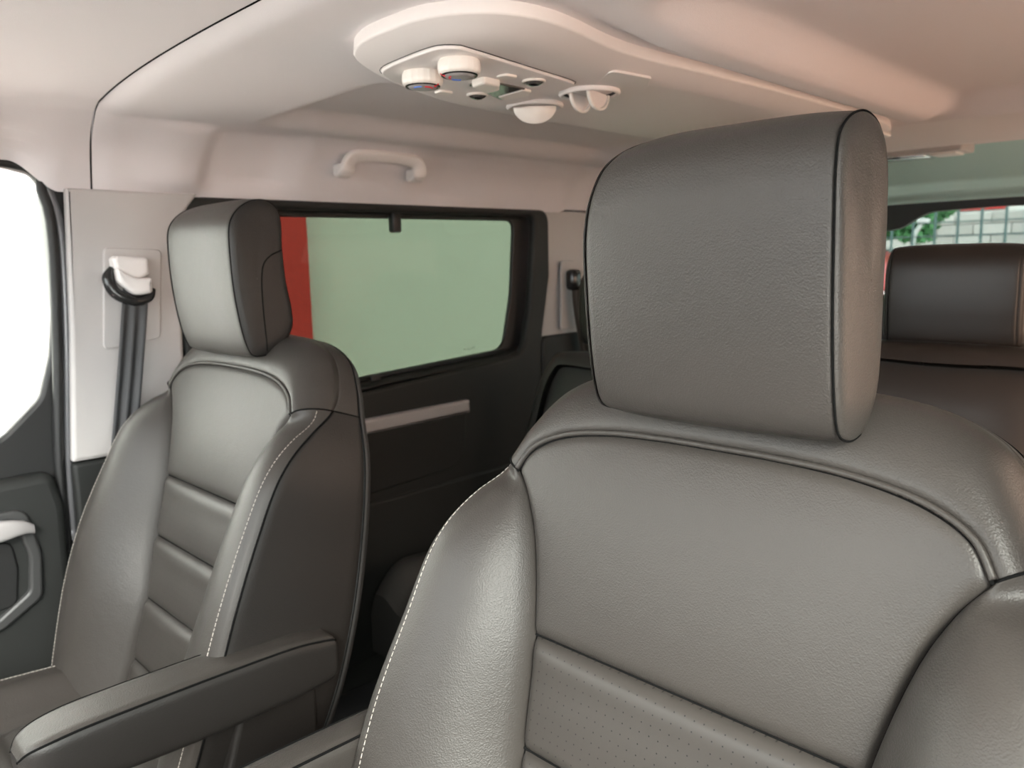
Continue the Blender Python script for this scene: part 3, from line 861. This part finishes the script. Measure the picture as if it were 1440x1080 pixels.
# ================================================================== GRAB HANDLES
def grab_handle(y0, y1, label, xx=-.762, z0=1.372):
    t = empty('grab_handle', (xx, (y0 + y1) / 2, z0), label, 'handle', 'ceiling grab handles')
    I = Matrix.Translation(t.location).inverted()
    zb, zt = z0 - .020, z0 + .020
    pts = spline([(xx - .020, y0 + .012, zb - .004), (xx + .002, y0 + .012, zb + .008), (xx + .008, y0 + .020, zt - .010), (xx + .010, y0 + .045, zt), (xx + .012, (y0 + y1) / 2, zt + .003), (xx + .010, y1 - .045, zt), (xx + .008, y1 - .020, zt - .010), (xx + .002, y1 - .012, zb + .008), (xx - .020, y1 - .012, zb - .004)], 70)
    n = len(pts); tan = np.gradient(pts, axis=0); tan /= np.linalg.norm(tan, axis=1)[:, None]
    P = []; N = np.array([.62, 0, -.5]); N /= np.linalg.norm(N)
    f = np.linspace(0, 1, n); wd_ = np.interp(f, [0, .12, .26, .5, .74, .88, 1], [.020, .019, .0155, .0135, .0155, .019, .020])
    for k in range(20):
        a = 2 * math.pi * k / 20; c = math.copysign(abs(math.cos(a)) ** .6, math.cos(a)); s_ = math.copysign(abs(math.sin(a)) ** .6, math.sin(a))
        row = []
        for i in range(n):
            sdir = np.cross(N, tan[i]); sdir /= np.linalg.norm(sdir); row.append(pts[i] + sdir * wd_[i] * c + N * .009 * s_)
        P.append(row)
    o = grid('grip', np.array(P), M_mid, t, I, closeu=True)
    for yy in (y0 + .012, y1 - .012):
        rbox('mount_cover', (xx - .034, yy - .016, zb - .006), (xx + .004, yy + .016, zb + .022), .006, M_mid, t, I)
    return t


grab_handle(.440, .672, 'ivory grab handle above the sliding door window')
grab_handle(-.50, -.235, 'end of the ivory grab handle at the far left edge', xx=-.775, z0=1.385)

# ================================================================== OVERHEAD CONSOLE
con = empty('overhead_console', (0, .6, 1.41), 'long beige overhead console with dials, lamps and round vents on the ceiling', 'console')
IC = Matrix.Translation(con.location).inverted()
def cf(z): return IC @ frame((0, 0, z), (1, 0, 0), (0, -1, 0), (0, 0, -1))      # local (x, -y), extruding down


oc = spline([(-.049, -.001), (0, -.026), (.058, -.034), (.129, -.030), (.180, .002), (.203, .05), (.203, .115), (.180, .252), (.187, .44), (.195, .637), (.195, .95), (.175, 1.15), (.10, 1.29), (0, 1.31), (-.10, 1.29), (-.175, 1.15), (-.195, .95), (-.195, .571), (-.19, .40), (-.178, .26), (-.155, .17), (-.12, .095), (-.085, .04)], 150, closed=True)
cc_ = np.array([0., .6])
# pillowed body: rings stepping in and down
def off(c, d):
    g = np.gradient(np.vstack([c[-1:], c, c[:1]]), axis=0)[1:-1]; nn = np.stack([g[:, 1], -g[:, 0]], 1); nn /= np.linalg.norm(nn, axis=1)[:, None]
    if ((c - cc_) * nn).sum() < 0: nn = -nn
    return c - nn * d


oc = CP[:2] + (oc - CP[:2]) * 1.05
rings = [np.c_[off(oc, d), np.full(len(oc), z)] for d, z in [(.003, 1.445), (.001, 1.424), (.0, 1.4145), (.001, 1.4125), (.003, 1.4115), (.015, 1.4065), (.03, 1.4005), (.045, 1.3975), (.055, 1.397)]]
base = off(oc, .055)
rings += [np.c_[np.array([0, .6]) * (1 - k) + base * k, np.full(len(oc), 1.397)] for k in (.8, .5, .2, .01)]
grid('console_body', np.stack(rings, 1), M_cons, con, IC, closeu=True)
# control plate
pl = [(-.067, .055), (-.02, .045), (.055, .040), (.078, .055), (.080, .075), (.060, .213), (.046, .302), (.028, .320), (-.043, .338), (-.118, .339), (-.150, .315), (-.146, .23), (-.118, .13), (-.093, .079)]
pl = spline(pl, 90, closed=True)
plf = [(p[0], -p[1]) for p in pl]
panel('control_plate', [plf], .006, .0022, M_cons, con, cf(1.3955))
multitube('plate_gap', [[(x, y, 1.3965) for x, y in np.vstack([off2, off2[:1]])] for off2 in [np.array([0, .19]) + (pl - np.array([0, .19])) * 1.015]], .0006, M_trimg, con, IC)
tube('plate_slot', [(*at(550, 93, z=1.3975)[:2], 1.3965), (*at(605, 75, z=1.3975)[:2], 1.3965)], .0016, M_groove, con, IC)

def knob(x, y, label, rot):
    m_ = IC @ frame((x, y, 1.391), (1, 0, 0), (0, -1, 0), (0, 0, -1))
    k = lathe('dial', [(.0245, -.003), (.0262, .001), (.0268, .009), (.0260, .013), (.0235, .0160), (.0222, .0158)], M_white, con, m_, n=96, rib=(20, .035, 1, 3)); k['label'] = label
    lathe('ring', [(.0234, .0150), (.0228, .0172), (.0200, .0172), (.0192, .0158)], M_gloss, k, None)
    lathe('cap', [(.0197, .0158), (.0185, .0180), (.009, .0186), (.0001, .0188)], M_silver, k, None)
    a0 = np.linspace(.3, 2.6, 16) + rot
    tube('red_arc', [(.0130 * math.cos(a), .0130 * math.sin(a), .0187) for a in a0[:8]], .0011, M_red, k, None, sides=5)
    tube('blue_arc', [(.0130 * math.cos(a), .0130 * math.sin(a), .0187) for a in a0[9:]], .0011, M_blue, k, None, sides=5)
    tube('pointer', [(.0185 * math.cos(rot + .6), .0185 * math.sin(rot + .6), .0180), (.0245 * math.cos(rot + .6), .0245 * math.sin(rot + .6), .0150)], .0013, M_red, k, None, sides=5)


knob(-.038, .098, 'ivory temperature dial with red and blue arc', -.9)
knob(.040, .094, 'ivory fan dial with chrome cap', 1.4)
for nm, x, y, w_, h_ in (('push_button', .020, .197, .022, .012), ('push_button', -.110, .195, .020, .012)):
    panel(nm, [rpoly([(x - w_ / 2, -y - h_), (x - w_ / 2, -y + h_), (x + w_ / 2, -y + h_), (x + w_ / 2, -y - h_)], .007)], .006, .002, M_white, con, cf(1.3925))
for x, y in ((.024, .246), (-.092, .246)):
    m_ = IC @ frame((x, y, 1.3925), (1, 0, 0), (0, -1, 0), (0, 0, -1))
    k = lathe('reading_lamp', [(.0165, -.002), (.0165, .0022), (.0145, .0034), (.0138, .002)], M_white, con, m_)
    lathe('lens', [(.0140, .0018), (.0105, .0050), (.0055, .0066), (.0001, .0070)], M_lens, k, None)
    lathe('reflector', [(.0085, .0061), (.006, .0072), (.0001, .0078)], M_chrome, k, None)
# central lamp slot with its rocker
def cpoly(pix, z): return [(at(px, py, z=z)[0], -at(px, py, z=z)[1]) for px, py in pix]
panel('lamp_slot', [rpoly(cpoly([(659, 119), (676, 111), (738, 124), (742, 132), (704, 139)], 1.392), .006)], .005, .0015, M_lens, con, cf(1.3925))
panel('lamp_frame', [rpoly(cpoly([(700, 136), (736, 126), (747, 129), (744, 134), (712, 140)], 1.390), .004)], .006, .002, M_white, con, cf(1.3915))
panel('rocker_switch', [rpoly(cpoly([(663, 117), (680, 111), (703, 116), (702, 122), (683, 127)], 1.389), .005)], .012, .0035, M_white, con, cf(1.3890))

# round vents
def vent(x, y, label, ang, nf):
    m_ = IC @ frame((x, y, 1.395), (1, 0, 0), (0, -1, 0), (0, 0, -1))
    k = lathe('air_vent', [(.046, -.003), (.047, .001), (.045, .0040), (.042, .0045), (.0395, .002), (.039, -.004)], M_cons, con, m_); k['label'] = label
    lathe('vent_cup', [(.0395, .001), (.036, -.002), (.02, -.003), (.0001, -.003)], M_trimg if nf > 1 else M_cons, k, None)
    for i in range(nf):
        o_ = (i - (nf - 1) / 2) * .030; c, s_ = math.cos(ang), math.sin(ang)
        hw = math.sqrt(max(.0001, .036 ** 2 - o_ ** 2)) * (.98)
        pts = []
        A = np.linspace(0, math.pi, 30)
        Pq = np.zeros((2, 30, 3)); P2 = np.zeros((2, 30, 3))
        for j, a in enumerate(A):
            e = hw * math.cos(a); h = .001 + (.027 if nf == 1 else .026) * math.sin(a)
            p = np.array([c * e - s_ * o_, s_ * e + c * o_, h]); tz = np.array([-s_, c, 0]) * .0025
            Pq[0, j] = p + tz; Pq[1, j] = p - tz
        mid = np.array([-s_ * o_, c * o_, .0]); tz = np.array([-s_, c, 0]) * .0025
        if nf == 1:
            rings_ = np.stack([np.tile(mid + tz, (30, 1)), Pq[0], Pq[1], np.tile(mid - tz, (30, 1))], 0)
        else:
            # slim curved blade: rim only, open in the middle
            rim = lambda P_, s0: mid + s0 * tz + (P_ - mid - s0 * tz) * .88
            rings_ = np.stack([rim(Pq[0], 1), Pq[0], Pq[1], rim(Pq[1], -1), rim(Pq[0], 1)], 0)
        grid('flap', rings_, M_white, k, None)
        if nf > 1:
            web = np.stack([np.tile(mid, (30, 1)), (Pq[0] + Pq[1]) / 2 * .84 + mid * .16], 0); grid('blade', web, M_cons, k, None)


vent(*at(752, 151, z=1.393)[:2], 'round vent with one ivory flap hanging open', -.72, 1)
vent(*at(829, 133, z=1.393)[:2], 'round vent with two curved blades', -1.75, 2)
# service cover beside the vents
tr = [at(790, 160, z=1.395)[:2], at(858, 102, z=1.395)[:2], at(916, 113, z=1.395)[:2], at(908, 130, z=1.395)[:2], at(840, 152, z=1.395)[:2]]
panel('service_cover', [rpoly([(p[0], -p[1]) for p in tr], .012)], .004, .0012, M_cons, con, cf(1.3988))
rbox('rear_lamp', (.085, 1.12, 1.388), (.16, 1.20, 1.398), .004, M_white, con, IC)

# rear dome lamp
dl = empty('dome_lamp', (-.06, 1.95, 1.44), 'flat chrome-edged dome lamp on the headliner above the tailgate', 'lamp')
I = Matrix.Translation(dl.location).inverted()
rbox('lamp_base', (-.21, 1.88, 1.425), (.10, 2.0, 1.46), .006, M_plast, dl, I)
rbox('lens', (-.19, 1.90, 1.418), (.0, 1.98, 1.43), .005, M_chrome, dl, I)
rbox('lens', (.01, 1.90, 1.419), (.08, 1.98, 1.43), .005, M_white, dl, I)

# ================================================================== OUTSIDE
gm = mat('warm_bounce_ground', (.56, .49, .455), .9, var=.2)  # unseen ground; its warm tone is invented to bounce light onto the ceiling
tag(rbox('floor', (-60, -60, -.5), (60, 80, -.4), 0, gm), 'ground around the van, coloured to bounce warm light inside', kind='structure')
wm = mat('white_render', (.78, .79, .76), .9)
tag(rbox('wall_right', (-4.6, -9, -.4), (-4.2, 6.0, 6.0), 0, wm), 'white building wall beyond the passenger side windows', kind='structure')
# red column standing in front of it
rm = mat('red_paint', (.72, .05, .045), .6, var=.08)
c = empty('column', (-3.9, 1.7, -.4), 'red painted column outside the sliding door window', 'column')
I = Matrix.Translation(c.location).inverted()
rbox('shaft', (-4.15, .90, -.35), (-3.85, 2.18, 4.5), .02, rm, c, I); rbox('plinth', (-4.2, .85, -.4), (-3.8, 2.23, -.3), .02, M_trimg, c, I)

# retaining wall seen through the rear window: blocks as pieces
sb = [mat('pale_stone_' + str(i), (.55 + .06 * i, .53 + .06 * i, .52 + .06 * i), .9, var=.1) for i in range(3)]
rw = tag(rbox('retaining_wall', (-14, 16.25, -.4), (6, 16.6, 1.90), .02, mat('mortar', (.45, .44, .43), .95)), 'pale stone block retaining wall seen through the rear window', 'wall')
protos = []
for r_ in range(8):
    for c_ in range(22):
        x0 = -9.6 + c_ * .62 + (.3 if r_ % 2 else 0); z0 = .19 + r_ * .212; k = (r_ * 7 + c_ * 5) % 3
        if r_ == 0 and c_ < 3:
            o = rbox('brick', (-.302, 16.03, 0), (.302, 16.27, .198), .012, sb[c_], rw, None, seg=1); protos.append(o)
        else:
            o = protos[k].copy(); COL.objects.link(o)
        o.location = (x0, random.uniform(-.012, .012), z0)
rbox('plinth', (-14, 15.98, -.4), (6, 16.27, .18), .02, sb[1], rw)

# mesh fence ahead of the wall
fe = empty('mesh_fence', (-3, 12.5, -.4), 'dark green wire fence in front of the stone wall', 'fence')
I = Matrix.Translation(fe.location).inverted(); fm = mat('fence_green', (.08, .13, .13), .5)
p0 = None
for k in range(20):
    if p0 is None: p0 = tube('post', [(-2.13, 0, 0), (-2.13, 0, 3.0)], .02, fm, fe, None, sides=8)
    else: o = p0.copy(); COL.objects.link(o); o.location = (k * .311, 0, 0)
multitube('wire', [[(-6.1, 12.5, z), (1, 12.5, z)] for z in np.arange(-.2, 2.5, .2)], .011, fm, fe, I, sides=4)['kind'] = 'stuff'

# tree
def tree(x, y, z, h, r, label, seed):
    rnd = random.Random(seed); t = empty('tree', (x, y, z), label, 'tree', None); I = Matrix.Translation(t.location).inverted()
    tube('trunk', [(x, y, z), (x + .05, y, z + h * .5), (x, y, z + h)], [.09, .07, .04], mat('bark', (.13, .10, .08), .9), t, I)
    V, Fc = [], []
    for k in range(2600):
        a = Vector((rnd.gauss(0, 1), rnd.gauss(0, 1), rnd.gauss(0, 1))).normalized() * (rnd.random() ** .4) * r
        c_ = Vector((x, y, z + h)) + Vector((a.x, a.y, a.z * .8)) + Vector((.25 * math.sin(a.z * 5), 0, 0))
        u = Vector((rnd.gauss(0, 1), rnd.gauss(0, 1), rnd.gauss(0, 1))).normalized(); v = u.orthogonal().normalized(); s = rnd.uniform(.05, .10)
        i = len(V); V += [tuple(c_ - u * s), tuple(c_ + v * s * .5), tuple(c_ + u * s), tuple(c_ - v * s * .5)]; Fc.append((i, i + 1, i + 2, i + 3))
    me = bpy.data.meshes.new('foliage'); me.from_pydata(V, [], Fc)
    o = link('foliage', me, t, mat('leaf_green', (.10, .30, .12), .6, var=.4), I, smooth=False); o['kind'] = 'stuff'


tree(-4.15, 14.2, -.4, 2.3, .72, 'leafy green tree by the stone wall left of the fence', 3)
tree(-1.2, 14.6, -.4, 2.9, .8, 'green tree crown rising at the right edge of the rear window', 5)
# street lamp
sl = empty('street_lamp', (-3.75, 13.2, -.4), 'slim pale street lamp with a bent head in front of the tree', 'lamp')
I = Matrix.Translation(sl.location).inverted(); wmx = mat('pale_metal', (.75, .78, .78), .4)
tube('pole', spline([(-3.80, 13.2, -.4), (-3.80, 13.2, 1.2), (-3.78, 13.2, 1.45), (-3.68, 13.2, 1.62)], 30), .035, wmx, sl, I)
rbox('lamp_head', (-3.74, 13.12, 1.62), (-3.58, 13.28, 1.70), .02, wmx, sl, I)
# red band of a shop front above the wall
sh = empty('shop_front', (-3, 19, -.4), 'white building with a red fascia above the stone wall', 'building')
I = Matrix.Translation(sh.location).inverted()
rbox('facade', (-14, 19, -.4), (6, 22, 5), .02, mat('pale_facade', (.82, .82, .80), .9), sh, I)
rbox('fascia', (-4.9, 18.9, 2.06), (-3.9, 19.0, 2.5), .02, rm, sh, I)
for k in range(7): rbox('window', (-12 + k * 2.4, 18.95, 2.8), (-10.6 + k * 2.4, 19.0, 3.9), .01, M_lens, sh, I)

# parked cars
def car(x, y, col, label, rot):
    c = empty('car', (x, y, -.4), label, 'car', None); c.rotation_euler = (0, 0, rot); c.scale = (1.12, 1.12, 1.16)
    body = mat('car_paint', col, .3, coat=.6)
    prof = [(-2.1, .28), (-2.15, .62), (-2.0, .78), (-1.25, .90), (-.6, 1.38), (.75, 1.42), (1.55, .98), (2.05, .90), (2.15, .55), (2.1, .28)]
    pr = spline(prof, 60); pr = np.vstack([pr, pr[:1]])
    rings = []
    for w, k in [(-.82, .9), (-.86, .97), (-.84, 1), (.84, 1), (.86, .97), (.82, .9)]:
        cen = np.array([0, .7]); q = cen + (pr - cen) * k; ww = w * (1 - .16 * sm(.85, 1.4, q[:, 1])); rings.append(np.c_[q[:, 0], ww, q[:, 1]])
    cen = np.c_[pr[:, 0] * 0, pr[:, 0] * 0 - .8, pr[:, 0] * 0 + .7]
    rings = [cen] + rings + [cen * [1, -1, 1]]
    b = grid('body', np.stack(rings, 0), body, c, None)
    for s_ in (-1, 1):
        panel('side_window', [rpoly([(-1.05, .93), (-.55, 1.30), (.70, 1.33), (1.3, .96)], .05)], .01, .003, M_lens, c, frame((0, s_ * .79, 0), (1, 0, 0), (0, 0, 1), (0, 1, 0)))
    for wx in (-1.35, 1.35):
        for s_ in (-1, 1):
            lathe('wheel', [(.05, .12), (.2, .12), (.31, .10), (.33, .05), (.33, -.05), (.31, -.10), (.01, -.1)], M_black, c, frame((wx, s_ * .78, .33), (1, 0, 0), (0, 0, 1), (0, s_, 0)), n=24)
    for s_ in (-.6, .6): rbox('headlamp', (-2.17, s_ - .15, .60), (-2.05, s_ + .15, .72), .02, M_chrome, c, None)
    return c


car(-4.45, 9.2, (.75, .76, .76), 'white parked car low behind the rear window', math.pi)
car(-4.5, 11.35, (.50, .03, .04), 'red parked car between the white car and the wire fence', math.pi)
